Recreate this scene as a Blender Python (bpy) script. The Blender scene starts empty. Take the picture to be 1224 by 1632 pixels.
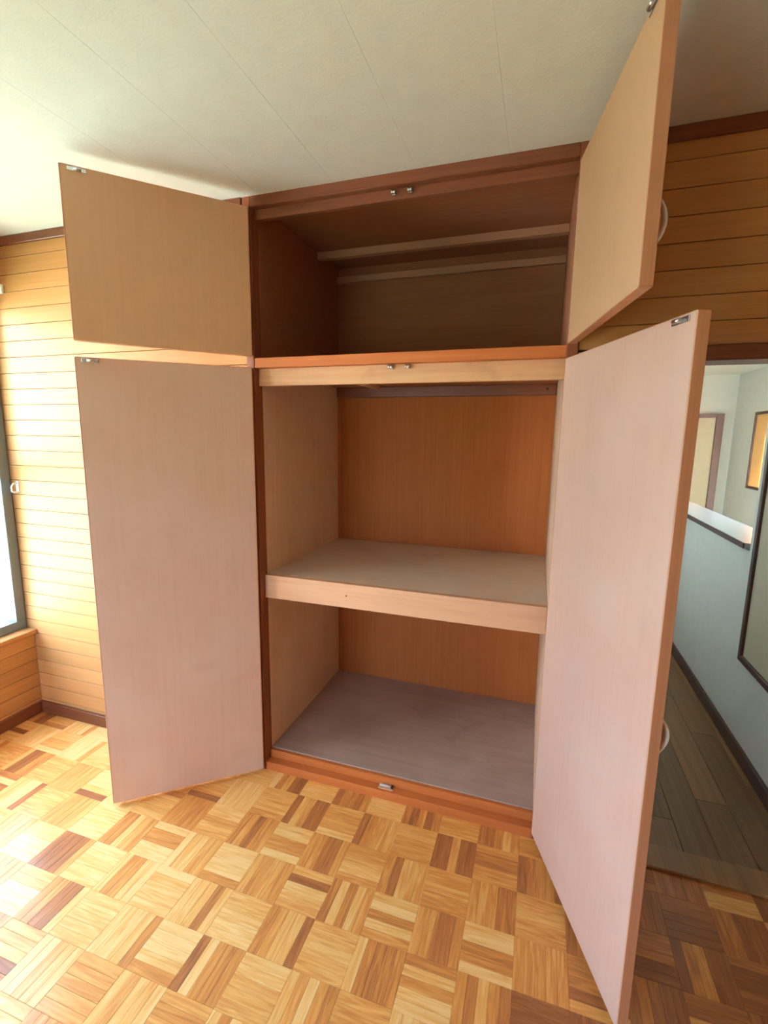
import bpy, bmesh, math, random
from mathutils import Vector, Matrix
random.seed(11)
SC = bpy.context.scene
COL = SC.collection

# ---------------------------------------------------------------- camera
F_PX, PAN, PITCH, ROLL = 752.2, 0.3139, 0.1606, 0.0137
CAM = Vector((1.0971, -1.6961, 1.5166))
fwd = Vector((-math.sin(PAN)*math.cos(PITCH), math.cos(PAN)*math.cos(PITCH), -math.sin(PITCH)))
rgt = Vector((math.cos(PAN), math.sin(PAN), 0))
upv = rgt.cross(fwd)
R2 = rgt*math.cos(ROLL) + upv*math.sin(ROLL)
U2 = upv*math.cos(ROLL) - rgt*math.sin(ROLL)
cam_data = bpy.data.cameras.new('camera')
cam = bpy.data.objects.new('camera', cam_data)
COL.objects.link(cam)
m = Matrix((R2, U2, -fwd)).transposed().to_4x4()
m.translation = CAM
cam.matrix_world = m
cam_data.sensor_fit = 'HORIZONTAL'
cam_data.sensor_width = 36.0
cam_data.lens = F_PX/1224*36.0
cam_data.clip_start = 0.01
SC.camera = cam

def to_px(p):
    d = Vector(p) - CAM
    z = d.dot(fwd)
    if z < 0.05: return None
    return (612 + F_PX*d.dot(R2)/z, 816 - F_PX*d.dot(U2)/z)

# ---------------------------------------------------------------- daylight
world = bpy.data.worlds.new('overcast_sky')
SC.world = world
world.use_nodes = True
bg = world.node_tree.nodes['Background']
bg.inputs['Color'].default_value = (0.69, 0.90, 1.22, 1)
bg.inputs['Strength'].default_value = 7.8

# sun behind the house: it lights the ground and the added white house, which throw light indoors
sun_d = bpy.data.lights.new('sun', 'SUN'); sun_d.energy = 560.0; sun_d.angle = 0.02; sun_d.color = (1.0, 0.97, 0.92)
sun = bpy.data.objects.new('sun', sun_d); COL.objects.link(sun)
sun.rotation_euler = Vector((-0.32, -0.9, -0.8)).to_track_quat('-Z', 'Y').to_euler()
sun.location = (2, 6, 8)
def portal(name, loc, rot, sx, sy):
    l = bpy.data.lights.new(name, 'AREA')
    l.shape = 'RECTANGLE'; l.size = sx; l.size_y = sy
    l.cycles.is_portal = True
    o = bpy.data.objects.new(name, l)
    COL.objects.link(o); o.location = loc; o.rotation_euler = rot
    return o
# portals only steer the sky light through the window openings (no light of their own)
WY0, WY1, WZ0, WZ1 = -1.50, -0.004, 0.475, 2.14          # left window
RX0, RX1, RZ0, RZ1 = -1.20, 0.05, 0.20, 1.60              # unseen window added behind the viewer for frontal light
SY0, SY1 = 1.30, 2.30                                    # added stair window (nearer), out of view
portal('window_portal', (-1.52, (WY0+WY1)/2, (WZ0+WZ1)/2), (0, -math.pi/2, 0), WZ1-WZ0, WY1-WY0)
portal('rear_window_portal', ((RX0+RX1)/2, -3.52, (RZ0+RZ1)/2), (math.pi/2, 0, 0), RX1-RX0, RZ1-RZ0)
portal('stair_window_portal', (3.02, (SY0+SY1)/2, 1.45), (0, math.pi/2, 0), 1.10, SY1-SY0)
SC.view_settings.view_transform = 'Standard'
SC.view_settings.look = 'None'
SC.view_settings.gamma = 1.0
SC.view_settings.use_curve_mapping = False
SC.view_settings.exposure = 1.3
SC.cycles.max_bounces = 14
SC.cycles.diffuse_bounces = 10
SC.cycles.sample_clamp_indirect = 8.0
SC.cycles.caustics_reflective = False
SC.cycles.caustics_refractive = False

# ---------------------------------------------------------------- materials
def nodes_of(name):
    mt = bpy.data.materials.new(name); mt.use_nodes = True
    nt = mt.node_tree
    return mt, nt, nt.nodes['Principled BSDF']
def plain(name, col, rough=0.5, metal=0.0, bump=0.0, bscale=200.0):
    mt, nt, b = nodes_of(name)
    n = nt.nodes.new('ShaderNodeTexNoise'); n.inputs['Scale'].default_value = 14; n.inputs['Detail'].default_value = 4
    tc = nt.nodes.new('ShaderNodeTexCoord'); nt.links.new(tc.outputs['Object'], n.inputs['Vector'])
    mx = nt.nodes.new('ShaderNodeMixRGB')
    mx.inputs[1].default_value = (*[c*0.93 for c in col], 1); mx.inputs[2].default_value = (*[min(1, c*1.05) for c in col], 1)
    nt.links.new(n.outputs['Fac'], mx.inputs[0]); nt.links.new(mx.outputs[0], b.inputs['Base Color'])
    b.inputs['Roughness'].default_value = rough; b.inputs['Metallic'].default_value = metal
    if bump:
        n2 = nt.nodes.new('ShaderNodeTexNoise'); n2.inputs['Scale'].default_value = bscale; n2.inputs['Detail'].default_value = 3
        nt.links.new(tc.outputs['Object'], n2.inputs['Vector'])
        bp = nt.nodes.new('ShaderNodeBump'); bp.inputs['Strength'].default_value = bump; bp.inputs['Distance'].default_value = 0.002
        nt.links.new(n2.outputs['Fac'], bp.inputs['Height']); nt.links.new(bp.outputs[0], b.inputs['Normal'])
    return mt
def wood(name, dark, light, axis='z', rough=0.45, grain=60.0, stretch=0.035, stain=0.0, stain_col=(0.2, 0.12, 0.09), vary=0.0, spec=0.4, contrast=0.22, mottle=0.0, mottle_col=(0.5, 0.45, 0.4), coat=0.0, coat_rough=0.2):
    mt, nt, b = nodes_of(name)
    tc = nt.nodes.new('ShaderNodeTexCoord'); oi = nt.nodes.new('ShaderNodeObjectInfo')
    mul = nt.nodes.new('ShaderNodeMath'); mul.operation = 'MULTIPLY'; mul.inputs[1].default_value = 37.0
    nt.links.new(oi.outputs['Random'], mul.inputs[0])
    cx = nt.nodes.new('ShaderNodeCombineXYZ')
    for i in range(3): nt.links.new(mul.outputs[0], cx.inputs[i])
    add = nt.nodes.new('ShaderNodeVectorMath'); add.operation = 'ADD'
    nt.links.new(tc.outputs['Object'], add.inputs[0]); nt.links.new(cx.outputs[0], add.inputs[1])
    mp = nt.nodes.new('ShaderNodeMapping')
    s = [1, 1, 1]; s['xyz'.index(axis)] = stretch
    mp.inputs['Scale'].default_value = s
    nt.links.new(add.outputs[0], mp.inputs['Vector'])
    n = nt.nodes.new('ShaderNodeTexNoise'); n.inputs['Scale'].default_value = grain; n.inputs['Detail'].default_value = 5; n.inputs['Roughness'].default_value = 0.6
    n.inputs['Distortion'].default_value = 0.6
    nt.links.new(mp.outputs[0], n.inputs['Vector'])
    rp = nt.nodes.new('ShaderNodeValToRGB')
    rp.color_ramp.elements[0].position = 0.5-contrast; rp.color_ramp.elements[0].color = (*dark, 1)
    rp.color_ramp.elements[1].position = 0.5+contrast; rp.color_ramp.elements[1].color = (*light, 1)
    nt.links.new(n.outputs['Fac'], rp.inputs[0])
    out = rp.outputs[0]
    def blend(out, scale, lo, hi, col, amt, det=4):
        ns = nt.nodes.new('ShaderNodeTexNoise'); ns.inputs['Scale'].default_value = scale; ns.inputs['Detail'].default_value = det
        nt.links.new(add.outputs[0], ns.inputs['Vector'])
        r2 = nt.nodes.new('ShaderNodeMapRange'); r2.inputs[1].default_value = lo; r2.inputs[2].default_value = hi
        r2.inputs[3].default_value = 0; r2.inputs[4].default_value = amt
        nt.links.new(ns.outputs['Fac'], r2.inputs[0])
        mx = nt.nodes.new('ShaderNodeMixRGB'); mx.inputs[2].default_value = (*col, 1)
        nt.links.new(r2.outputs[0], mx.inputs[0]); nt.links.new(out, mx.inputs[1])
        return mx.outputs[0]
    if mottle: out = blend(out, 4.0, 0.42, 0.62, mottle_col, mottle)
    if stain: out = blend(out, 7.0, 0.60, 0.74, stain_col, stain)
    if vary:
        hs = nt.nodes.new('ShaderNodeHueSaturation')
        mr = nt.nodes.new('ShaderNodeMapRange'); mr.inputs[3].default_value = 1-vary; mr.inputs[4].default_value = 1+vary
        nt.links.new(oi.outputs['Random'], mr.inputs[0]); nt.links.new(mr.outputs[0], hs.inputs['Value'])
        nt.links.new(out, hs.inputs['Color']); out = hs.outputs[0]
    nt.links.new(out, b.inputs['Base Color'])
    b.inputs['Roughness'].default_value = rough
    b.inputs['Specular IOR Level'].default_value = spec
    b.inputs['Coat Weight'].default_value = coat; b.inputs['Coat Roughness'].default_value = coat_rough
    bp = nt.nodes.new('ShaderNodeBump'); bp.inputs['Strength'].default_value = 0.12; bp.inputs['Distance'].default_value = 0.001
    nt.links.new(n.outputs['Fac'], bp.inputs['Height']); nt.links.new(bp.outputs[0], b.inputs['Normal'])
    return mt

M = {}
M['plank'] = wood('cedar_plank', (0.44, 0.205, 0.07), (0.55, 0.28, 0.11), 'x', 0.45, 90, 0.02, vary=0.08, spec=0.1, coat=0.05, coat_rough=0.3, contrast=0.3)
M['plank_y'] = wood('cedar_plank_side', (0.42, 0.20, 0.065), (0.54, 0.285, 0.11), 'y', 0.45, 90, 0.02, vary=0.08, spec=0.1, coat=0.05, coat_rough=0.3, contrast=0.3)
M['trim_x'] = wood('red_brown_trim', (0.15, 0.045, 0.02), (0.22, 0.07, 0.03), 'x', 0.38, 70, 0.03)
M['trim_y'] = wood('red_brown_trim_side', (0.15, 0.045, 0.02), (0.22, 0.07, 0.03), 'y', 0.38, 70, 0.03)
M['trim_z'] = wood('red_brown_upright', (0.19, 0.05, 0.02), (0.27, 0.08, 0.03), 'z', 0.38, 70, 0.03)
M['rail'] = wood('orange_rail', (0.42, 0.115, 0.03), (0.50, 0.155, 0.042), 'x', 0.45, 70, 0.03, spec=0.25)
M['stop'] = wood('pale_stop', (0.50, 0.25, 0.12), (0.64, 0.36, 0.18), 'x', 0.5, 40, 0.05, stain=0.5, stain_col=(0.35, 0.15, 0.06))
M['shelf_face'] = wood('shelf_edge', (0.52, 0.27, 0.15), (0.63, 0.35, 0.21), 'x', 0.5, 60, 0.03)
M['ply_door'] = wood('lauan_plywood_door', (0.55, 0.335, 0.25), (0.60, 0.38, 0.295), 'z', 0.5, 70, 0.02, stain=0.22, stain_col=(0.44, 0.255, 0.19), mottle=0.5, mottle_col=(0.60, 0.41, 0.33), contrast=0.35)
M['ply_door_up'] = wood('lauan_plywood_door_upper', (0.56, 0.32, 0.18), (0.62, 0.365, 0.215), 'z', 0.5, 70, 0.02, stain=0.15, stain_col=(0.44, 0.24, 0.13), mottle=0.4, mottle_col=(0.58, 0.35, 0.22), contrast=0.35)
M['door_edge'] = wood('door_edge_wood', (0.50, 0.235, 0.13), (0.62, 0.32, 0.19), 'z', 0.42, 60, 0.02, stain=0.3, stain_col=(0.30, 0.12, 0.06))
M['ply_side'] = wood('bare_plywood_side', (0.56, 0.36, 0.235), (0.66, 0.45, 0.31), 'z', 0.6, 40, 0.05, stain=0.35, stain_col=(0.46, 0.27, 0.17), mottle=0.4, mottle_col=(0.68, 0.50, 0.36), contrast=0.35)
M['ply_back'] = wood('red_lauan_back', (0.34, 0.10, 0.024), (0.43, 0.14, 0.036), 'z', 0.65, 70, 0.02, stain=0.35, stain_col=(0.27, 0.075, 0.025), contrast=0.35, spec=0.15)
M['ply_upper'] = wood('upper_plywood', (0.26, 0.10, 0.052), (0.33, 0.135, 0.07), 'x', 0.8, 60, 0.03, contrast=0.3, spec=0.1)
M['ply_shelf'] = wood('dusty_shelf', (0.58, 0.45, 0.33), (0.66, 0.53, 0.41), 'x', 0.55, 40, 0.05, stain=0.4, stain_col=(0.45, 0.31, 0.22), mottle=0.35, mottle_col=(0.66, 0.58, 0.48), contrast=0.35)
M['ply_floor'] = wood('dusty_closet_floor', (0.33, 0.225, 0.19), (0.40, 0.28, 0.235), 'x', 0.75, 45, 0.04, stain=0.45, stain_col=(0.20, 0.13, 0.11), mottle=0.4, mottle_col=(0.46, 0.35, 0.31))
M['beam'] = wood('upper_beam', (0.36, 0.17, 0.095), (0.44, 0.21, 0.12), 'x', 0.6, 60, 0.03, contrast=0.35)
M['dowel'] = wood('pale_dowel', (0.60, 0.42, 0.25), (0.70, 0.52, 0.33), 'y', 0.5, 60, 0.03)
M['hallfloor'] = wood('hall_plank', (0.17, 0.085, 0.035), (0.29, 0.155, 0.065), 'y', 0.36, 40, 0.03, vary=0.28)
M['dark'] = plain('dark_gap', (0.05, 0.025, 0.012), 0.9)
M['ceiling'] = plain('ceiling_paper', (0.70, 0.74, 0.75), 0.9, bump=0.35, bscale=120)
M['hallwall'] = plain('hall_plaster', (0.71, 0.72, 0.67), 0.85, bump=0.15, bscale=180)
M['rear'] = plain('rear_wallpaper', (0.70, 0.69, 0.64), 0.9)
M['alu'] = plain('slate_aluminium', (0.16, 0.21, 0.24), 0.4, 0.15)
M['steel'] = plain('zinc_steel', (0.62, 0.64, 0.66), 0.25, 1.0)
M['whiteplastic'] = plain('white_plastic', (0.80, 0.80, 0.78), 0.35)
M['cream'] = plain('cream_panel', (0.60, 0.53, 0.38), 0.6)
M['darkframe'] = plain('dark_frame_wood', (0.09, 0.04, 0.03), 0.45)
M['ledge'] = plain('varnished_ledge', (0.50, 0.46, 0.42), 0.2)
M['grass'] = plain('far_ground', (0.03, 0.036, 0.028), 0.95)
M['white_plaster'] = plain('white_plaster', (0.82, 0.82, 0.80), 0.9)
M['hole'] = plain('dark_hole', (0.03, 0.015, 0.01), 0.9)

def glass_mat():
    mt = bpy.data.materials.new('window_glass'); mt.use_nodes = True
    nt = mt.node_tree; nt.nodes.clear()
    o = nt.nodes.new('ShaderNodeOutputMaterial'); mx = nt.nodes.new('ShaderNodeMixShader')
    t = nt.nodes.new('ShaderNodeBsdfTransparent'); t.inputs[0].default_value = (0.93, 0.97, 0.97, 1)
    g = nt.nodes.new('ShaderNodeBsdfGlossy'); g.inputs['Roughness'].default_value = 0.03
    mx.inputs[0].default_value = 0.05
    nt.links.new(t.outputs[0], mx.inputs[1]); nt.links.new(g.outputs[0], mx.inputs[2])
    nt.links.new(mx.outputs[0], o.inputs[0])
    return mt
M['glass'] = glass_mat()
def frosted_mat():
    mt = bpy.data.materials.new('cream_blind'); mt.use_nodes = True
    nt = mt.node_tree; nt.nodes.clear()
    o = nt.nodes.new('ShaderNodeOutputMaterial'); mx = nt.nodes.new('ShaderNodeMixShader'); mx.inputs[0].default_value = 0.3
    t = nt.nodes.new('ShaderNodeBsdfTranslucent'); t.inputs[0].default_value = (0.30, 0.19, 0.085, 1)
    d = nt.nodes.new('ShaderNodeBsdfDiffuse'); d.inputs[0].default_value = (0.8, 0.66, 0.42, 1)
    nt.links.new(t.outputs[0], mx.inputs[1]); nt.links.new(d.outputs[0], mx.inputs[2]); nt.links.new(mx.outputs[0], o.inputs[0])
    return mt
M['frosted'] = frosted_mat()

def parquet_mat():
    mt, nt, b = nodes_of('parquet_wood')
    at = nt.nodes.new('ShaderNodeAttribute'); at.attribute_name = 'tone'
    sep = nt.nodes.new('ShaderNodeSeparateColor'); nt.links.new(at.outputs['Color'], sep.inputs[0])
    tc = nt.nodes.new('ShaderNodeTexCoord'); oi = nt.nodes.new('ShaderNodeObjectInfo')
    sm = nt.nodes.new('ShaderNodeMath'); sm.operation = 'MULTIPLY'; sm.inputs[1].default_value = 53.0
    nt.links.new(sep.outputs[1], sm.inputs[0])
    om = nt.nodes.new('ShaderNodeMath'); om.operation = 'MULTIPLY_ADD'; om.inputs[1].default_value = 29.0
    nt.links.new(oi.outputs['Random'], om.inputs[0]); nt.links.new(sm.outputs[0], om.inputs[2])
    cx = nt.nodes.new('ShaderNodeCombineXYZ')
    for i in range(3): nt.links.new(om.outputs[0], cx.inputs[i])
    add = nt.nodes.new('ShaderNodeVectorMath'); add.operation = 'ADD'
    nt.links.new(tc.outputs['Object'], add.inputs[0]); nt.links.new(cx.outputs[0], add.inputs[1])
    mp = nt.nodes.new('ShaderNodeMapping'); mp.inputs['Scale'].default_value = (0.085, 1, 1)
    nt.links.new(add.outputs[0], mp.inputs['Vector'])
    n = nt.nodes.new('ShaderNodeTexNoise'); n.inputs['Scale'].default_value = 75; n.inputs['Detail'].default_value = 4; n.inputs['Distortion'].default_value = 1.3
    nt.links.new(mp.outputs[0], n.inputs['Vector'])
    # streaks shift the strip's own tone up or down
    mr = nt.nodes.new('ShaderNodeMapRange'); mr.inputs[1].default_value = 0.28; mr.inputs[2].default_value = 0.72
    mr.inputs[3].default_value = -0.5; mr.inputs[4].default_value = 0.5
    nt.links.new(n.outputs['Fac'], mr.inputs[0])
    ma = nt.nodes.new('ShaderNodeMath'); ma.operation = 'MULTIPLY_ADD'; ma.inputs[1].default_value = 0.40
    nt.links.new(mr.outputs[0], ma.inputs[0]); nt.links.new(sep.outputs[0], ma.inputs[2]); ma.use_clamp = True
    rp = nt.nodes.new('ShaderNodeValToRGB'); cr = rp.color_ramp
    cr.elements[0].position = 0.0; cr.elements[0].color = (0.30, 0.105, 0.035, 1)
    cr.elements[1].position = 1.0; cr.elements[1].color = (0.86, 0.55, 0.22, 1)
    for p, c in ((0.3, (0.47, 0.17, 0.05, 1)), (0.55, (0.67, 0.275, 0.065, 1)), (0.78, (0.79, 0.41, 0.115, 1))):
        e = cr.elements.new(p); e.color = c
    nt.links.new(ma.outputs[0], rp.inputs[0]); nt.links.new(rp.outputs[0], b.inputs['Base Color'])
    b.inputs['Roughness'].default_value = 0.45
    b.inputs['Specular IOR Level'].default_value = 0.2
    b.inputs['Coat Weight'].default_value = 0.28; b.inputs['Coat Roughness'].default_value = 0.16
    bp = nt.nodes.new('ShaderNodeBump'); bp.inputs['Strength'].default_value = 0.06; bp.inputs['Distance'].default_value = 0.001
    nt.links.new(n.outputs['Fac'], bp.inputs['Height']); nt.links.new(bp.outputs[0], b.inputs['Normal'])
    return mt
M['parquet'] = parquet_mat()

# ---------------------------------------------------------------- helpers
def tag(o, label=None, cat=None, group=None, kind=None):
    if label: o['label'] = label
    if cat: o['category'] = cat
    if group: o['group'] = group
    if kind: o['kind'] = kind
    return o
class MB:
    """collects boxes, prisms and tubes for ONE mesh object"""
    def __init__(self): self.bm = bmesh.new(); self.mats = []
    def mi(self, m):
        if m not in self.mats: self.mats.append(m)
        return self.mats.index(m)
    def box(self, x0, x1, y0, y1, z0, z1, mat, bev=0.0):
        x0, x1 = min(x0, x1), max(x0, x1); y0, y1 = min(y0, y1), max(y0, y1); z0, z1 = min(z0, z1), max(z0, z1)
        vs = [self.bm.verts.new(p) for p in ((x0,y0,z0),(x1,y0,z0),(x1,y1,z0),(x0,y1,z0),(x0,y0,z1),(x1,y0,z1),(x1,y1,z1),(x0,y1,z1))]
        fs = [self.bm.faces.new([vs[i] for i in q]) for q in ((3,2,1,0),(4,5,6,7),(0,1,5,4),(1,2,6,5),(2,3,7,6),(3,0,4,7))]
        k = self.mi(mat)
        for f in fs: f.material_index = k
        if bev > 0:
            es = list({e for f in fs for e in f.edges})
            r = bmesh.ops.bevel(self.bm, geom=es, offset=bev, segments=1, affect='EDGES', profile=0.5)
            for f in r['faces']: f.material_index = k
        return self
    def tube(self, pts, rad, mat, seg=10, sx=1.0, caps=True):
        """tube along points; sx widens it across the first side axis"""
        k = self.mi(mat); rings = []
        pts = [Vector(p) for p in pts]
        rads = rad if isinstance(rad, (list, tuple)) else [rad]*len(pts)
        t0 = (pts[1]-pts[0]).normalized()
        ref = Vector((0,0,1)) if abs(t0.z) < 0.9 else Vector((1,0,0))
        if len(pts) > 2:
            nrm = (pts[1]-pts[0]).cross(pts[-1]-pts[len(pts)//2])
            if nrm.length > 1e-9: ref = nrm.normalized()
        for i, p in enumerate(pts):
            t = (pts[min(i+1, len(pts)-1)]-pts[max(i-1, 0)]).normalized()
            a = (ref - t*ref.dot(t)).normalized(); b = t.cross(a)
            rings.append([self.bm.verts.new(p + a*math.cos(2*math.pi*j/seg)*rads[i]*sx + b*math.sin(2*math.pi*j/seg)*rads[i]) for j in range(seg)])
        for i in range(len(rings)-1):
            for j in range(seg):
                f = self.bm.faces.new((rings[i][j], rings[i][(j+1)%seg], rings[i+1][(j+1)%seg], rings[i+1][j])); f.material_index = k; f.smooth = True
        if caps:
            for r, rev in ((rings[0], True), (rings[-1], False)):
                f = self.bm.faces.new(list(reversed(r)) if rev else r); f.material_index = k
        return self
    def build(self, name, parent=None, origin=None, local=False):
        """local: coordinates are already the parent's; else they are world coordinates"""
        me = bpy.data.meshes.new(name)
        bmesh.ops.recalc_face_normals(self.bm, faces=self.bm.faces)
        if not local:
            if origin is None:
                vs = [v.co for v in self.bm.verts]
                origin = Vector(((min(v.x for v in vs)+max(v.x for v in vs))/2, (min(v.y for v in vs)+max(v.y for v in vs))/2, min(v.z for v in vs)))
            origin = Vector(origin)
            bmesh.ops.translate(self.bm, verts=self.bm.verts, vec=-origin)
        self.bm.to_mesh(me); self.bm.free()
        for mt in self.mats: me.materials.append(mt)
        o = bpy.data.objects.new(name, me); COL.objects.link(o)
        if not local:
            o.location = origin
            if parent is not None: o.parent = parent; o.location = origin - WORLD[parent.name]
        elif parent is not None: o.parent = parent
        WORLD[o.name] = Vector(origin) if origin is not None else Vector((0,0,0))
        return o
WORLD = {}
def empty(name, loc):
    o = bpy.data.objects.new(name, None); COL.objects.link(o); o.location = loc; o.empty_display_size = 0.1
    WORLD[o.name] = Vector(loc); return o
def bx(name, x0, x1, y0, y1, z0, z1, mat, parent=None, bev=0.0):
    return MB().box(x0, x1, y0, y1, z0, z1, mat, bev).build(name, parent)

# ---------------------------------------------------------------- sizes
ZC = 2.40                        # ceiling
XL, XR, YR = -1.41, 2.45, -3.40  # left wall, right wall, rear wall faces
W = 1.16                         # closet opening 0..W
D = 0.82                         # closet depth
DX0, DX1, DZ = 1.40, 2.13, 1.75  # doorway to the hall
PITCHZ = 0.0745; JZ = 2.163      # plank joints
JOINTS = [JZ - PITCHZ*k for k in range(-4, 40)]

# ================================================================ SETTING
# ---- ceiling with 303 mm boards
ceil = bx('ceiling', XL-0.2, XR+0.2, YR-0.2, 0.02, ZC+0.012, ZC+0.06, M['ceiling'])
tag(ceil, 'off-white papered ceiling of narrow boards above the closet', 'ceiling', kind='structure')
k0 = math.floor((XL-0.04)/0.303)
x = 0.04 + 0.303*k0
while x < XR:
    a, b = max(x, XL), min(x+0.303, XR)
    if b-a > 0.02:
        bx('ceiling_board', a+0.0001, b-0.0001, YR, 0.0, ZC, ZC+0.012, M['ceiling'], ceil, bev=0.00025)
    x += 0.303

# ---- back wall (closet and doorway set into it)
wb = MB()
wb.box(XL-0.16, -0.035, 0.010, 0.10, 0, ZC, M['dark'])
wb.box(W+0.035, DX0-0.03, 0.010, 0.10, 0, ZC, M['dark'])
wb.box(DX0-0.03, XR+0.1, 0.010, 0.10, DZ+0.045, ZC, M['dark'])
wb.box(DX1+0.03, XR+0.1, 0.010, 0.10, 0, DZ+0.045, M['dark'])
wall_back = wb.build('wall_back', origin=(0, 0.05, 0))
tag(wall_back, 'back wall clad in horizontal cedar planks around the closet', 'wall', kind='structure')
def rows(zlo, zhi):
    js = sorted([z for z in JOINTS if zlo+0.008 < z < zhi-0.008] + [zlo, zhi])
    return list(zip(js[:-1], js[1:]))
for z0, z1 in rows(0.03, ZC-0.035):
    bx('plank', -1.475, -0.0365, 0.0, 0.0105, z0+0.0011, z1-0.0011, M['plank'], wall_back, bev=0.0012)
for z0, z1 in rows(0.03, ZC-0.035):
    if z1 < DZ+0.05:
        bx('plank', W+0.037, DX0-0.031, 0.0, 0.0105, z0+0.0011, z1-0.0011, M['plank'], wall_back, bev=0.0012)
        bx('plank', DX1+0.031, XR, 0.0, 0.0105, z0+0.0011, z1-0.0011, M['plank'], wall_back, bev=0.0012)
for z0, z1 in rows(DZ+0.046, ZC-0.035):
    bx('plank', W+0.037, XR, 0.0, 0.0105, z0+0.0011, z1-0.0011, M['plank'], wall_back, bev=0.0012)

# ---- left wall with the window
wl = MB()
wl.box(XL-0.13, XL-0.0105, YR-0.1, 0.0, 0, WZ0-0.022, M['dark'])
wl.box(XL-0.13, XL-0.0105, YR-0.1, 0.0, WZ1, ZC, M['dark'])
wl.box(XL-0.13, XL-0.0105, YR-0.1, WY0, WZ0-0.022, WZ1, M['dark'])
wall_left = wl.build('wall_left', origin=(XL-0.06, -1.7, 0))
tag(wall_left, 'left wall of cedar planks below and beside the window', 'wall', kind='structure')
for z0, z1 in rows(0.03, WZ0-0.022):
    bx('plank', XL-0.0105, XL, YR, -0.001, z0+0.0011, z1-0.0011, M['plank_y'], wall_left, bev=0.0012)
for z0, z1 in rows(WZ1, ZC-0.035):
    bx('plank', XL-0.0105, XL, YR, -0.001, z0+0.0011, z1-0.0011, M['plank_y'], wall_left, bev=0.0012)
for z0, z1 in rows(WZ0-0.022, WZ1):
    bx('plank', XL-0.0105, XL, YR, WY0-0.001, z0+0.0011, z1-0.0011, M['plank_y'], wall_left, bev=0.0012)

# ---- right and rear walls (outside the picture)
tag(bx('wall_right', XR, XR+0.1, YR-0.1, 0.01, 0, ZC, M['plank_y']), 'cedar panelled right wall beyond the doorway', 'wall', kind='structure')
wr = MB()
wr.box(XL-0.13, RX0, YR-0.1, YR, 0, ZC, M['rear']); wr.box(RX1, XR+0.1, YR-0.1, YR, 0, ZC, M['rear'])
wr.box(RX0, RX1, YR-0.1, YR, 0, RZ0, M['rear']); wr.box(RX0, RX1, YR-0.1, YR, RZ1, ZC, M['rear'])
tag(wr.build('wall_rear'), 'plain pale rear wall behind the viewer', 'wall', kind='structure')

# ---- windows
def window_frame(root, axis, c0, a0, a1, z0, z1, wd, mat, split=True, transom=None, glass='glass', depth=0.07):
    """frame bars, sash bars and panes of a window in the plane axis=c0; a = along the wall"""
    def bar(nm, p, q, r, s, d0, d1, m, par=root, bev=0.002):
        if axis == 'x': return bx(nm, c0+d0, c0+d1, p, q, r, s, m, par, bev)
        return bx(nm, p, q, c0+d0, c0+d1, r, s, m, par, bev)
    bar('frame_bar', a0, a1, z0, z0+wd, -depth/2, depth/2, mat); bar('frame_bar', a0, a1, z1-wd, z1, -depth/2, depth/2, mat)
    bar('frame_bar', a0, a0+wd, z0+wd, z1-wd, -depth/2, depth/2, mat); bar('frame_bar', a1-wd, a1, z0+wd, z1-wd, -depth/2, depth/2, mat)
    zs = [(z0+wd, z1-wd)]
    if transom:
        bar('transom_bar', a0+wd, a1-wd, transom[0], transom[1], -depth/2+0.01, depth/2-0.01, mat)
        zs = [(z0+wd, transom[0]), (transom[1], z1-wd)]
    for zz0, zz1 in zs:
        cols = [(a0+wd, a1-wd)]
        if split:
            mid = (a0+a1)/2; cols = [(a0+wd, mid-0.018), (mid+0.018, a1-wd)]
            bar('mullion', mid-0.018, mid+0.018, zz0, zz1, -0.022, 0.022, mat)
        for c in cols: bar('pane', c[0], c[1], zz0, zz1, -0.003, 0.003, M[glass], bev=0)
win1 = empty('window_1', (-1.48, (WY0+WY1)/2, WZ0))
tag(win1, 'slate aluminium window letting in daylight at the left corner', 'window', kind='structure')
window_frame(win1, 'x', -1.492, WY0, WY1, WZ0, WZ1, 0.048, M['alu'], True, (1.285, 1.36))
sill = MB().box(-1.53, XL+0.022, WY0-0.02, -0.001, WZ0-0.022, WZ0, M['plank_y'], 0.003).build('window_sill', win1)
win2 = empty('added_window_2', ((RX0+RX1)/2, YR-0.05, RZ0))  # added light source for the left doors and closet interior
tag(win2, 'aluminium sliding window added in the unseen rear wall to light the closet', 'window', kind='structure')
window_frame(win2, 'y', YR-0.06, RX0, RX1, RZ0, RZ1, 0.045, M['alu'], True)

# ---- trims and baseboards
tr = bx('trim_1', XL, -0.037, -0.014, 0.0, ZC-0.038, ZC, M['trim_x'], bev=0.003)
tag(tr, 'red-brown ceiling trim on the plank wall left of the closet', 'trim', kind='structure')
tr = bx('trim_2', W+0.037, XR, -0.014, 0.0, ZC-0.040, ZC, M['trim_x'], bev=0.003)
tag(tr, 'dark red-brown ceiling trim right of the closet', 'trim', kind='structure')
tr = bx('trim_3', XL, XL+0.014, YR, -0.015, ZC-0.038, ZC, M['trim_y'], bev=0.003)
tag(tr, 'red-brown ceiling trim above the left window', 'trim', kind='structure')
bb = bx('baseboard_back', XL+0.016, -0.037, -0.016, 0.0, 0.001, 0.064, M['trim_x'], bev=0.003)
tag(bb, 'red-brown baseboard under the plank wall left of the closet', 'baseboard', kind='structure')
bb = bx('baseboard_left', XL, XL+0.016, YR, -0.0, 0.001, 0.064, M['trim_y'], bev=0.003)
tag(bb, 'red-brown baseboard under the window wall', 'baseboard', kind='structure')

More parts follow.
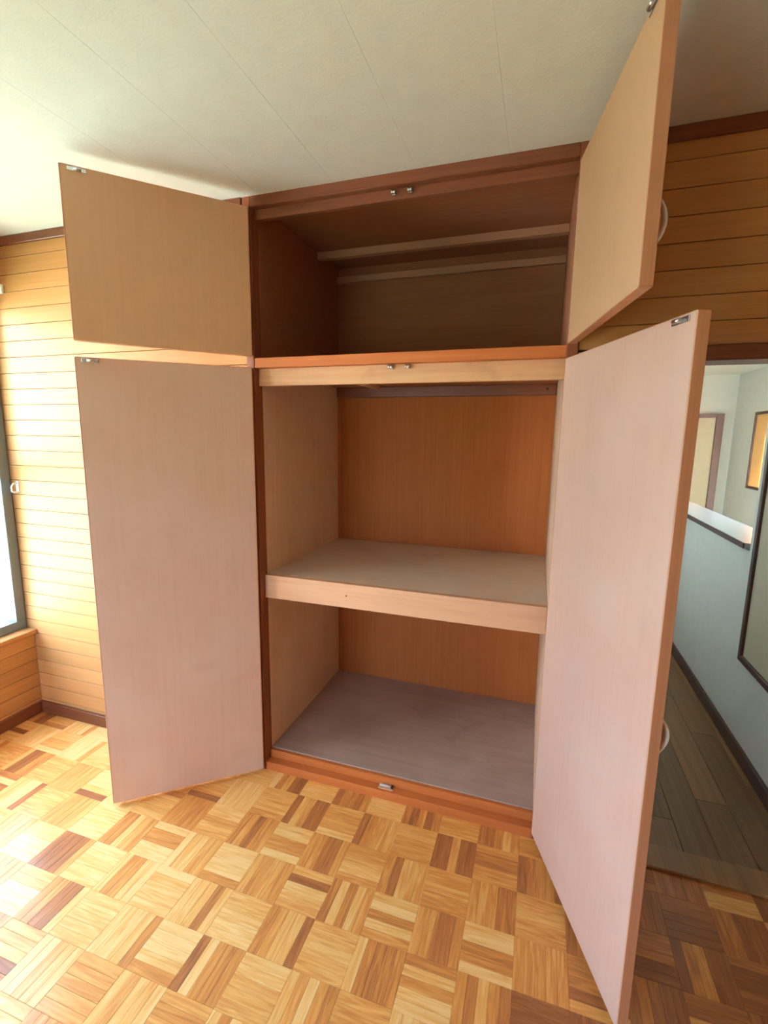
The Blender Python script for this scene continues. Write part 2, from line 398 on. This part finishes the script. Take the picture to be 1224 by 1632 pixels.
# ---- doorway casing
cas = empty('door_1', ((DX0+DX1)/2, 0.05, 0))
tag(cas, 'red-brown doorway casing opening to the hall right of the closet', 'doorway', kind='structure')
bx('head', DX0-0.03, DX1+0.03, -0.012, 0.105, DZ, DZ+0.045, M['trim_x'], cas, 0.003)
bx('jamb', DX0-0.03, DX0, -0.012, 0.105, 0.012, DZ, M['trim_z'], cas, 0.003)
bx('jamb', DX1, DX1+0.03, -0.012, 0.105, 0.012, DZ, M['trim_z'], cas, 0.003)
bx('threshold', DX0-0.03, DX1+0.03, -0.004, 0.105, 0.0, 0.012, M['hallfloor'], cas, 0.003)

# ---- hall and stairwell
HX = 2.10; HY = 3.86; SX = 2.90; SZC = 2.145
hf = bx('floor_hall', DX0-0.06, HX+0.1, 0.105, HY, -0.03, -0.006, M['dark'])
tag(hf, 'dark brown plank floor of the hall beyond the doorway', 'floor', kind='structure')
px = DX0-0.06; row = 0
while px < HX+0.05:
    y = 0.106 - (row*0.37) % 0.9
    while y < HY:
        a, b = max(y, 0.106), min(y+0.9, HY)
        if b-a > 0.01: bx('floor_plank', px+0.0006, px+0.1194, a+0.0006, b-0.0006, -0.006, 0.004, M['hallfloor'], hf, 0.001)
        y += 0.9
    px += 0.12; row += 1
wh = MB()
wh.box(HX, HX+0.10, 0.105, 0.985, 0, ZC, M['hallwall']); wh.box(HX, HX+0.10, 0.985, HY, 0, 0.985, M['hallwall'])
wh.box(HX, HX+0.10, 0.985, HY, 2.20, ZC, M['hallwall'])
tag(wh.build('wall_hall_right'), 'pale plaster hall wall with a low opening to the stairs', 'wall', kind='structure')
tag(bx('wall_hall_left', DX0-0.13, DX0-0.03, 0.10, HY, 0, ZC, M['hallwall']), 'pale hall wall behind the open closet door', 'wall', kind='structure')
tag(bx('wall_hall_end', DX0-0.13, SX+0.1, HY, HY+0.1, -2.2, ZC, M['hallwall']), 'pale wall at the far end of the stairwell', 'wall', kind='structure')
ws = MB()
for y0, y1, z0, z1 in ((0.7, SY0, -2.2, ZC), (SY1, 2.62, -2.2, ZC), (3.392, HY, -2.2, ZC), (SY0, SY1, -2.2, 0.90), (SY0, SY1, 2.00, ZC), (2.62, 3.392, -2.2, 1.092), (2.62, 3.392, 1.767, ZC)):
    ws.box(SX, SX+0.1, y0, y1, z0, z1, M['hallwall'])
tag(ws.build('wall_stair_right'), 'pale blue-white stairwell wall with a warm lit window', 'wall', kind='structure')
tag(bx('wall_stair_near', HX+0.10, SX+0.1, 0.6, 0.7, -2.2, ZC, M['hallwall']), 'pale near wall of the stairwell', 'wall', kind='structure')
tag(bx('wall_stair_inner', HX+0.02, HX+0.10, 0.7, HY, -2.2, -0.03, M['hallwall']), 'pale stairwell wall under the hall floor', 'wall', kind='structure')
tag(bx('ceiling_stair', HX+0.10, SX+0.1, 0.6, HY, SZC, SZC+0.05, M['hallwall']), 'low white stairwell ceiling', 'ceiling', kind='structure')
tag(bx('ceiling_hall', DX0-0.13, HX+0.1, 0.10, HY, ZC, ZC+0.05, M['hallwall']), 'white hall ceiling', 'ceiling', kind='structure')
tag(bx('floor_stair', HX+0.10, SX, 0.7, HY, -2.22, -2.2, M['hallfloor']), 'dark landing floor at the bottom of the stairwell', 'floor', kind='structure')
bb = bx('baseboard_hall', HX-0.016, HX, 0.106, HY, 0.004, 0.075, M['darkframe'], bev=0.002)
tag(bb, 'dark brown baseboard along the hall wall', 'baseboard', kind='structure')
lg = MB().box(HX-0.025, HX+0.19, 0.985, HY, 1.003, 1.023, M['ledge'], 0.002)
led = lg.build('trim_4')
tag(led, 'varnished ledge with dark edge on the low hall wall', 'ledge', kind='structure')
bx('ledge_edge', HX-0.031, HX-0.025, 0.985, HY, 0.996, 1.024, M['darkframe'], led, 0.001)
# cream door at the far end of the stairwell
d2 = empty('door_2', (2.45, HY-0.02, -0.3))
tag(d2, 'cream door in a dark frame at the far end of the stairwell', 'door', kind='structure')
bx('door_leaf', 2.13, 2.735, HY-0.03, HY-0.005, -0.3, 1.735, M['cream'], d2, 0.002)
bx('frame_upright', 2.735, 2.80, HY-0.045, HY, -0.3, 1.77, M['darkframe'], d2, 0.003)
bx('frame_upright', 2.09, 2.13, HY-0.045, HY, -0.3, 1.77, M['darkframe'], d2, 0.003)
bx('frame_head', 2.13, 2.735, HY-0.045, HY, 1.735, 1.77, M['darkframe'], d2, 0.003)
# framed cream panel on the near hall wall
d3 = empty('door_3', (HX-0.01, 0.5, 0.455))
tag(d3, 'cream hatch panel in a dark frame on the near hall wall', 'hatch', kind='structure')
bx('hatch_panel', HX-0.012, HX, 0.15, 0.868, 0.495, 1.90, M['cream'], d3, 0.001)
bx('frame_upright', HX-0.024, HX, 0.868, 0.896, 0.465, 1.93, M['darkframe'], d3, 0.002)
bx('frame_upright', HX-0.024, HX, 0.122, 0.15, 0.465, 1.93, M['darkframe'], d3, 0.002)
bx('frame_rail', HX-0.024, HX, 0.15, 0.868, 0.465, 0.495, M['darkframe'], d3, 0.002)
bx('frame_rail', HX-0.024, HX, 0.15, 0.868, 1.90, 1.93, M['darkframe'], d3, 0.002)
# stair windows
w3 = empty('window_3', (SX, 3.0, 1.092))
tag(w3, 'warm glowing stairwell window with thin dark frame', 'window', kind='structure')
window_frame(w3, 'x', SX+0.012, 2.62, 3.392, 1.092, 1.767, 0.022, M['darkframe'], False, None, 'frosted', 0.03)
w4 = empty('added_window_4', (SX, 1.8, 0.90))  # second window, added only to light the stairwell
tag(w4, 'clear window added out of sight to brighten the stairwell', 'window', kind='structure')
window_frame(w4, 'x', SX+0.045, SY0, SY1, 0.90, 2.00, 0.03, M['darkframe'], False)
tag(bx('roof', XL-0.25, SX+0.25, YR-0.3, HY+0.3, ZC+0.075, ZC+0.16, M['rear']), 'flat roof slab added over the rooms to stop sky light leaking in', 'roof', kind='structure')  # unseen slab put over everything against light leaks
# unseen white house, added to bounce sunlight through the left window into the closet
nb = empty('reflector_house', (-9.4, -6.6, -3.2)); nb.rotation_euler = (0, 0, math.atan2(0.577, 0.816))
tag(nb, 'tall white plastered house added out of view to reflect sun into the closet', 'light reflector')
def nbx(name, a, mat, par=nb): return MB().box(*a, mat).build(name, par, local=True)
nbx('house_body', (-3.0, 0, -1.5, 1.5, 0, 9.5), M['white_plaster'])
nbx('roof_slab', (-3.15, 0.12, -1.65, 1.65, 9.5, 9.7), M['rear'])
for yy in (-0.85, 0.85):  # windows and shutters only dress the added house
    for zz in (1.2, 4.0, 6.8):
        nwin = nbx('window', (0.0, 0.05, yy-0.35, yy+0.35, zz, zz+1.1), M['alu'])
        MB().box(0.05, 0.06, yy-0.30, yy+0.30, zz+0.05, zz+1.05, M['rear']).build('shutter', nwin, local=True)
# far ground outside
g = MB(); g.box(-60, 60, -60, 60, -3.3, -3.2, M['grass'])
tag(g.build('ground'), 'grey-green ground outside the windows', 'ground', kind='structure')

# ---- parquet floor
S, GX, GY = 0.1508, 0.0622, -0.7003
NST = 5
floor = MB().box(XL-0.1, XR+0.1, YR-0.1, 0.10, -0.05, -0.0035, M['dark']).build('floor', origin=(0, -1.5, -0.05))
tag(floor, 'basket-weave parquet floor of orange and straw coloured wood', 'floor', kind='structure')
FX0, FX1, FY0, FY1 = XL, XR, YR, -0.0005
# tones of the five strips (top to bottom, or left to right) read off the nearest squares; others are random
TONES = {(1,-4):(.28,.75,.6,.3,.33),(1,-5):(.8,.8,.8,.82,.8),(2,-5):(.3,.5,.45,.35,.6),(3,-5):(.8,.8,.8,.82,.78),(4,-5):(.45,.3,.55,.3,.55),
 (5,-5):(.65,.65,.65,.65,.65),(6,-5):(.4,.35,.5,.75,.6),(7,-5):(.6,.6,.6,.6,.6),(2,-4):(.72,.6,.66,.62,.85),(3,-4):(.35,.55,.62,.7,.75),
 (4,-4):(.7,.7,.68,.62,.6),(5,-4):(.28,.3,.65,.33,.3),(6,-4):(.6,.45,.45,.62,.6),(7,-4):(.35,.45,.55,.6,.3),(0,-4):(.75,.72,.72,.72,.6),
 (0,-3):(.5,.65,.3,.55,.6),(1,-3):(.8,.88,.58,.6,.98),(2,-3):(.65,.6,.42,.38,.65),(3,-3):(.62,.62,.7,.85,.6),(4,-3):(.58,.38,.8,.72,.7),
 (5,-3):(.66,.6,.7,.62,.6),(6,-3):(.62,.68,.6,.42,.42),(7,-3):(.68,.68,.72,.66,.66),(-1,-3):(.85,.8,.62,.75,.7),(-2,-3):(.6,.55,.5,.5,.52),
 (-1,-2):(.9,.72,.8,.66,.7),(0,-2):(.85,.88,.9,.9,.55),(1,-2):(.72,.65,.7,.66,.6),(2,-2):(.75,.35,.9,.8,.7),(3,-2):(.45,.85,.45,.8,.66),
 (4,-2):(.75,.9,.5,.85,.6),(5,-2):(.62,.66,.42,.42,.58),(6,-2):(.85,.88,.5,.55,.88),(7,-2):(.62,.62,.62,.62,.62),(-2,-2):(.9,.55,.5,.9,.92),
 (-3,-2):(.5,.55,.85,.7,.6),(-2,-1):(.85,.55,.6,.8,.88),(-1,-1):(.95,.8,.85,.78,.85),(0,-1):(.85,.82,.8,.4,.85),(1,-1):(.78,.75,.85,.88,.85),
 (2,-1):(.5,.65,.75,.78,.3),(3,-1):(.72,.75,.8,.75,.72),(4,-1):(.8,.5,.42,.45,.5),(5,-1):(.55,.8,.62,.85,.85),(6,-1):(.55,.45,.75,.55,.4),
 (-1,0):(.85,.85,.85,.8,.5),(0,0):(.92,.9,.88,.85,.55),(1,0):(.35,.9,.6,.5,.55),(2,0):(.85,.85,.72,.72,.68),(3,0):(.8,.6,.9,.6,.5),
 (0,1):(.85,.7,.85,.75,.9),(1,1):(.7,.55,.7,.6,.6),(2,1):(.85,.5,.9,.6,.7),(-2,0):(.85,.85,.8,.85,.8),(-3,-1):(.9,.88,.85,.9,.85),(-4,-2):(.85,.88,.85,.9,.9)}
def strip_mesh(bm, x0, x1, y0, y1, tone, seed, lay, bev=0.0007, zt=0.0):
    z0 = -0.0035
    c = (tone, seed, 0.0, 1.0)
    lo = [(x0,y0),(x1,y0),(x1,y1),(x0,y1)]
    hi = [(x0+bev,y0+bev),(x1-bev,y0+bev),(x1-bev,y1-bev),(x0+bev,y1-bev)]
    a = [bm.verts.new((p[0],p[1],z0)) for p in lo]; b = [bm.verts.new((p[0],p[1],zt-bev*0.6)) for p in lo]; t = [bm.verts.new((p[0],p[1],zt)) for p in hi]
    fs = [bm.faces.new(t)]
    for i in range(4):
        j = (i+1) % 4
        fs.append(bm.faces.new((a[i],a[j],b[j],b[i]))); fs.append(bm.faces.new((b[i],b[j],t[j],t[i])))
    for f in fs:
        for l in f.loops: l[lay] = c
squares = []
for i in range(-11, 18):
    for j in range(-6, 20):
        x0, x1 = GX+i*S, GX+(i+1)*S; y1, y0 = GY-j*S, GY-(j+1)*S
        cx0, cx1, cy0, cy1 = max(x0,FX0), min(x1,FX1), max(y0,FY0), min(y1,FY1)
        if cx1-cx0 < 0.004 or cy1-cy0 < 0.004: continue
        ps = [to_px((a,b,0)) for a, b in ((cx0,cy0),(cx1,cy0),(cx1,cy1),(cx0,cy1))]
        vis = all(ps) and any(-5 < p[0] < 1229 and 0 < p[1] < 1645 for p in ps)
        area = 0
        if vis:
            area = abs(sum(ps[k][0]*ps[(k+1)%4][1]-ps[(k+1)%4][0]*ps[k][1] for k in range(4)))/2
        squares.append((area, i, j, cx0, cx1, cy0, cy1, x0, y0))
squares.sort(key=lambda s: -s[0])
def tones_for(i, j):
    if (i, j) in TONES: return TONES[(i, j)]
    r = random.Random(i*131+j*17+5)
    base = r.choice((0.84, 0.78, 0.70, 0.64, 0.76, 0.66))
    if i >= 8: base = r.choice((0.32, 0.40, 0.48, 0.36))   # redder, darker blocks: the open right door's shadow put into their colour
    t = []; prev = base
    for _ in range(NST):
        if r.random() < 0.40: prev = max(0.08, min(0.95, base + r.gauss(0, 0.17)))
        if r.random() < 0.07: prev = r.uniform(0.12, 0.3)
        t.append(prev)
    return t
rest_bm = bmesh.new(); rest_lay = rest_bm.loops.layers.float_color.new('tone')
n_strip = 0; CACHE = {}
for area, i, j, cx0, cx1, cy0, cy1, x0, y0 in squares:
    horiz = (i + j) % 2 == 0                       # strips run along x
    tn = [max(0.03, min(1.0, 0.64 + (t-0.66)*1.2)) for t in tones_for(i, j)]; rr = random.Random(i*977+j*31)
    bits = []
    for k in range(NST):
        if horiz: r_ = (x0, x0+S, y0+S-(k+1)*S/NST, y0+S-k*S/NST)
        else: r_ = (x0+k*S/NST, x0+(k+1)*S/NST, y0, y0+S)
        a0, a1, b0, b1 = max(r_[0],FX0), min(r_[1],FX1), max(r_[2],FY0), min(r_[3],FY1)
        if a1-a0 < 0.003 or b1-b0 < 0.003: continue
        bits.append((a0+0.0002, a1-0.0002, b0+0.0002, b1-0.0002, tn[k], rr.random(), rr.uniform(-0.0003, 0.0003)))
    if area <= 0:
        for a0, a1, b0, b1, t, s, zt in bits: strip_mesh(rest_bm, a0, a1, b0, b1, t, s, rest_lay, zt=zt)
        continue
    # a thin felt backing per square, its strips on top
    sq = MB().box(cx0+0.0004, cx1-0.0004, cy0+0.0004, cy1-0.0004, -0.0050, -0.0032, M['dark'])
    own = n_strip + len(bits) <= 300
    if not own:
        lay = sq.bm.loops.layers.float_color.new('tone'); kk = sq.mi(M['parquet']); n0 = len(sq.bm.faces)
        # turned so the grain runs along the mesh's own x axis
        ox, oy = (cx0+cx1)/2, (cy0+cy1)/2
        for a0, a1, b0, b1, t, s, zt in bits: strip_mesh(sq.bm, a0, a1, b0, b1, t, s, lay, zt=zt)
        sq.bm.faces.ensure_lookup_table()
        for f in sq.bm.faces[n0:]: f.material_index = kk
        if not horiz:
            bmesh.ops.rotate(sq.bm, verts=sq.bm.verts, cent=(ox, oy, 0), matrix=Matrix.Rotation(-math.pi/2, 3, 'Z'))
        o = sq.build('parquet_square', floor, origin=(ox, oy, -0.0050))
        if not horiz: o.rotation_euler = (0, 0, math.pi/2)
        continue
    o = sq.build('parquet_square', floor, origin=((cx0+cx1)/2, (cy0+cy1)/2, -0.0050))
    for a0, a1, b0, b1, t, s, zt in bits:
        n_strip += 1
        L, Wd = ((a1-a0), (b1-b0)) if horiz else ((b1-b0), (a1-a0))
        key = (round(L, 4), round(Wd, 4), round(t*24), int(s*3))
        if key not in CACHE:
            bm = bmesh.new(); lay = bm.loops.layers.float_color.new('tone')
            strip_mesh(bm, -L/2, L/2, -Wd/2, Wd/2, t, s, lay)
            me = bpy.data.meshes.new('parquet_strip'); bm.to_mesh(me); bm.free(); me.materials.append(M['parquet']); CACHE[key] = me
        st = bpy.data.objects.new('parquet_strip', CACHE[key]); COL.objects.link(st); st.parent = o
        st.location = Vector(((a0+a1)/2, (b0+b1)/2, zt)) - WORLD[o.name]
        if not horiz: st.rotation_euler = (0, 0, math.pi/2)
me = bpy.data.meshes.new('parquet_surround'); rest_bm.to_mesh(me); rest_bm.free(); me.materials.append(M['parquet'])
ro = bpy.data.objects.new('parquet_surround', me); COL.objects.link(ro); ro.parent = floor; ro.location = -WORLD['floor']; ro['kind'] = 'stuff'

# ================================================================ CLOSET
cl = empty('closet', (W/2, 0.0, 0.0))
tag(cl, 'tall built-in wooden closet with four open doors and empty shelves', 'closet')
# front frame
bx('stile', -0.035, 0.0, -0.010, 0.045, 0.0, ZC, M['trim_z'], cl, 0.002)
bx('stile', W, W+0.035, -0.010, 0.045, 0.0, ZC, M['trim_z'], cl, 0.002)
bx('top_rail', 0.0, W, -0.010, 0.045, ZC-0.038, ZC, M['trim_x'], cl, 0.002)
bx('top_stop', 0.0, W, 0.018, 0.040, ZC-0.074, ZC-0.038, M['trim_x'], cl, 0.001)
bx('middle_rail', 0.0, W, -0.008, 0.045, 1.775, 1.813, M['rail'], cl, 0.002)
bx('door_stop', 0.0, W, 0.020, 0.045, 1.708, 1.775, M['stop'], cl, 0.001)
bx('sill', 0.0, W, -0.008, 0.048, 0.0, 0.040, M['rail'], cl, 0.002)
bx('sill_stop', 0.0, W, 0.030, 0.048, 0.040, 0.076, M['rail'], cl, 0.0015)
# carcass
bx('side_panel', -0.012, 0.0, 0.045, D, 0.0, 1.775, M['ply_side'], cl)
bx('side_panel', W, W+0.012, 0.045, D, 0.0, 1.775, M['ply_side'], cl)
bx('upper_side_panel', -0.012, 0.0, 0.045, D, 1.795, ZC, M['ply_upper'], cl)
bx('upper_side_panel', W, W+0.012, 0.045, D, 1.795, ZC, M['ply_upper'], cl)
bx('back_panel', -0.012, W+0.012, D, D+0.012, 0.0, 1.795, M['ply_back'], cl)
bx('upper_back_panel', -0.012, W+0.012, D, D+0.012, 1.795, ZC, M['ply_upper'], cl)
bx('corner_strip', 0.0, 0.022, D-0.010, D, 0.93, 1.715, M['ply_back'], cl, 0.001)
bx('floor_panel', 0.0, W, 0.048, D, 0.060, 0.080, M['ply_floor'], cl, 0.001)
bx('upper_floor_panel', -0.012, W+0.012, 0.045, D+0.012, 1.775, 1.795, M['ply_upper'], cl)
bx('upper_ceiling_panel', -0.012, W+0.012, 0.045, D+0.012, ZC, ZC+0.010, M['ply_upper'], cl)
bx('ceiling_beam', 0.0, W, 0.565, 0.60, ZC-0.034, ZC, M['beam'], cl, 0.002)
bx('upper_cleat', 0.0, W, D-0.022, D, ZC-0.078, ZC-0.044, M['beam'], cl, 0.002)
# shelf
sh = bx('shelf', 0.0, W, 0.05, D, 0.890, 0.915, M['ply_shelf'], cl, 0.001)
bx('shelf_edge', 0.0, W, 0.024, 0.050, 0.812, 0.915, M['shelf_face'], cl, 0.0015)
bx('shelf_cleat', 0.0, 0.02, 0.05, D, 0.845, 0.890, M['ply_side'], cl, 0.001)
cleat = bx('back_cleat', 0.0, W, D-0.024, D, 1.722, 1.775, M['trim_x'], cl, 0.002)
# little dark nail heads and holes
def disc(name, p, r, mat, axis, parent, t=0.0015):
    q = Vector(p); d = {'x': Vector((1,0,0)), 'y': Vector((0,1,0)), 'z': Vector((0,0,1))}[axis]
    return MB().tube([q-d*t, q+d*t], r, mat, 10).build(name, parent)
disc('screw_hole', (1.115, D-0.025, 1.752), 0.006, M['hole'], 'y', cl)
disc('nail_head', (0.381, 0.0235, 0.865), 0.003, M['hole'], 'y', cl)
# wooden hanging rod under the top
MB().tube([(0.325, 0.05, 1.742), (0.345, 0.50, 1.742)], 0.011, M['dowel'], 12).build('hanging_rod', cl)
# catches on the rails: a steel plate with two rollers
def catch(x, y, z):
    m_ = MB(); m_.box(x-0.007, x+0.007, y-0.010, y, z-0.007, z+0.007, M['steel'], 0.001)
    c = m_.build('roller_catch', cl)
    for s in (-1, 1):
        MB().tube([(x+s*0.0042, y-0.018, z-0.006), (x+s*0.0042, y-0.018, z+0.006)], 0.0036, M['steel'], 10).build('roller', c)
for x_, z_ in ((0.561, 1.764), (0.626, 1.764)): catch(x_, 0.020, z_)
for x_, z_ in ((0.563, 2.345), (0.622, 2.345)): catch(x_, 0.018, z_)
# strike on the sill
st = bx('strike_plate', 0.535, 0.600, 0.004, 0.029, 0.040, 0.0435, M['shelf_face'], cl, 0.001)
MB().tube([(0.540, 0.017, 0.048), (0.588, 0.017, 0.048)], 0.006, M['ledge'], 10).build('roller', st)
bx('keeper', 0.590, 0.599, 0.010, 0.025, 0.0435, 0.054, M['hole'], st, 0.001)

def arc_handle(parent, xc, yo, zc, sgn, R=0.055, out=0.024):
    """bow pull: a flat strap bent outwards, on two small feet. yo = outer face, sgn = outward direction in local y"""
    pts = []
    for k in range(13):
        t = -1 + 2*k/12
        pts.append((xc, yo + sgn*out*(1-t*t), zc + R*t))
    rad = [0.0028+0.0016*(1-(-1+2*k/12)**2) for k in range(13)]
    h = MB().tube(pts, rad, M['whiteplastic'], 10, sx=2.4).build('handle', parent, local=True)
    for s in (-1, 1):
        MB().tube([(xc, yo-sgn*0.001, zc+s*R), (xc, yo+sgn*0.004, zc+s*R)], 0.008, M['steel'], 12).build('handle_foot', parent, local=True)
T = 0.027
def door(hx, hy, ang, side, z0, z1, w, mat, label, hz):
    """leaf along local +x from the hinge, inner face at y=0, outer face at -/+T; ang = opening measured as in plan"""
    # local frame: leaf direction u, inner normal n
    if side == 'L':
        rot = math.pi + ang          # u = (-cos, -sin)
        so = -1                      # with this turn the inner normal (sin,-cos) is local +y
    else:
        rot = -ang                   # u = (cos, -sin); inner normal (-sin,-cos) is local -y
        so = 1
    m_ = MB()
    eb = 0.004
    m_.box(eb, w-eb, 0, so*T, 0.0, z1-z0, mat, 0.0008)
    o = m_.build('door', cl, local=True)
    o.location = Vector((hx, hy, z0)) - WORLD['closet']; o.rotation_euler = (0, 0, rot)
    o['label'] = label
    h = z1-z0
    MB().box(w-eb, w, 0, so*T, 0, h, M['door_edge'], 0.0008).build('edge_band', o, local=True)
    MB().box(0, eb, 0, so*T, 0, h, M['door_edge'], 0.0008).build('edge_band', o, local=True)
    MB().box(eb, w-eb, so*0.0005, so*(T-0.0005), h, h+0.0015, M['door_edge']).build('top_band', o, local=True)
    MB().box(eb, w-eb, so*0.0005, so*(T-0.0005), -0.0015, 0, M['door_edge']).build('bottom_band', o, local=True)
    MB().box(eb, w-eb, so*T, so*(T+0.0012), 0.0, h, M['rail']).build('face_veneer', o, local=True)
    arc_handle(o, w-(0.030 if h > 1 else 0.050), so*(T+0.0012), hz-z0, so, out=0.031 if h > 1 else 0.026)
    # roller catch tongue at the top of the inner face near the free edge
    mb = MB(); mb.box(w-0.075, w-0.022, -so*0.003, 0, h-0.016, h-0.004, M['steel'], 0.0006)
    c = mb.build('catch_tongue', o, local=True)
    MB().tube([(w-0.062, -so*0.008, h-0.010), (w-0.040, -so*0.008, h-0.010)], 0.005, M['steel'], 10).build('tongue_bar', o, local=True)
    # hinges: knuckle and leaf at the hinge edge
    for zz in ((0.10, h-0.10) if h < 1 else (0.12, h/2, h-0.12)):
        MB().tube([(-0.003, so*(T+0.004), zz-0.03), (-0.003, so*(T+0.004), zz+0.03)], 0.004, M['steel'], 10).build('hinge', o, local=True)
    return o
door(-0.001, -0.026, 0.687, 'L', 0.019, 1.773, 0.601, M['ply_door'], 'lower left closet door of pinkish plywood', 0.836)
door(0.003, -0.026, 0.807, 'L', 1.820, 2.355, 0.591, M['ply_door_up'], 'upper left closet door of tan plywood', 1.95)
door(1.158, -0.018, 1.205, 'R', 0.035, 1.767, 0.606, M['ply_door'], 'lower right closet door of pale pinkish plywood', 0.836)
door(1.161, -0.016, 1.397, 'R', 1.815, 2.345, 0.592, M['ply_door_up'], 'upper right closet door of tan plywood', 1.95)

# ================================================================ SMALL THINGS
# tie-back hook beside the window
hk = MB()
hk.box(-1.424, -1.404, -0.004, 0.0, 1.205, 1.262, M['whiteplastic'], 0.0015)
hook = hk.build('curtain_hook')
tag(hook, 'small white curtain hook on the planks beside the window', 'hook')
MB().tube([(-1.414, -0.003, 1.254), (-1.414, -0.022, 1.250), (-1.416, -0.030, 1.236), (-1.416, -0.030, 1.214), (-1.414, -0.022, 1.208), (-1.414, -0.004, 1.207)], 0.0045, M['whiteplastic'], 10).build('hook_loop', hook)
# curtain rail above the window
cr = empty('curtain_rail', (-1.385, -0.8, 2.15))
tag(cr, 'white curtain rail above the left window', 'curtain rail')
bx('rail_channel', -1.392, -1.368, -1.62, -0.016, 2.168, 2.186, M['whiteplastic'], cr, 0.002)
for yy in (-0.12, -0.80, -1.50): bx('bracket', XL, -1.378, yy-0.012, yy+0.012, 2.186, 2.194, M['whiteplastic'], cr, 0.001)
bx('end_cap', -1.398, -1.358, -0.016, -0.001, 2.156, 2.196, M['whiteplastic'], cr, 0.003)
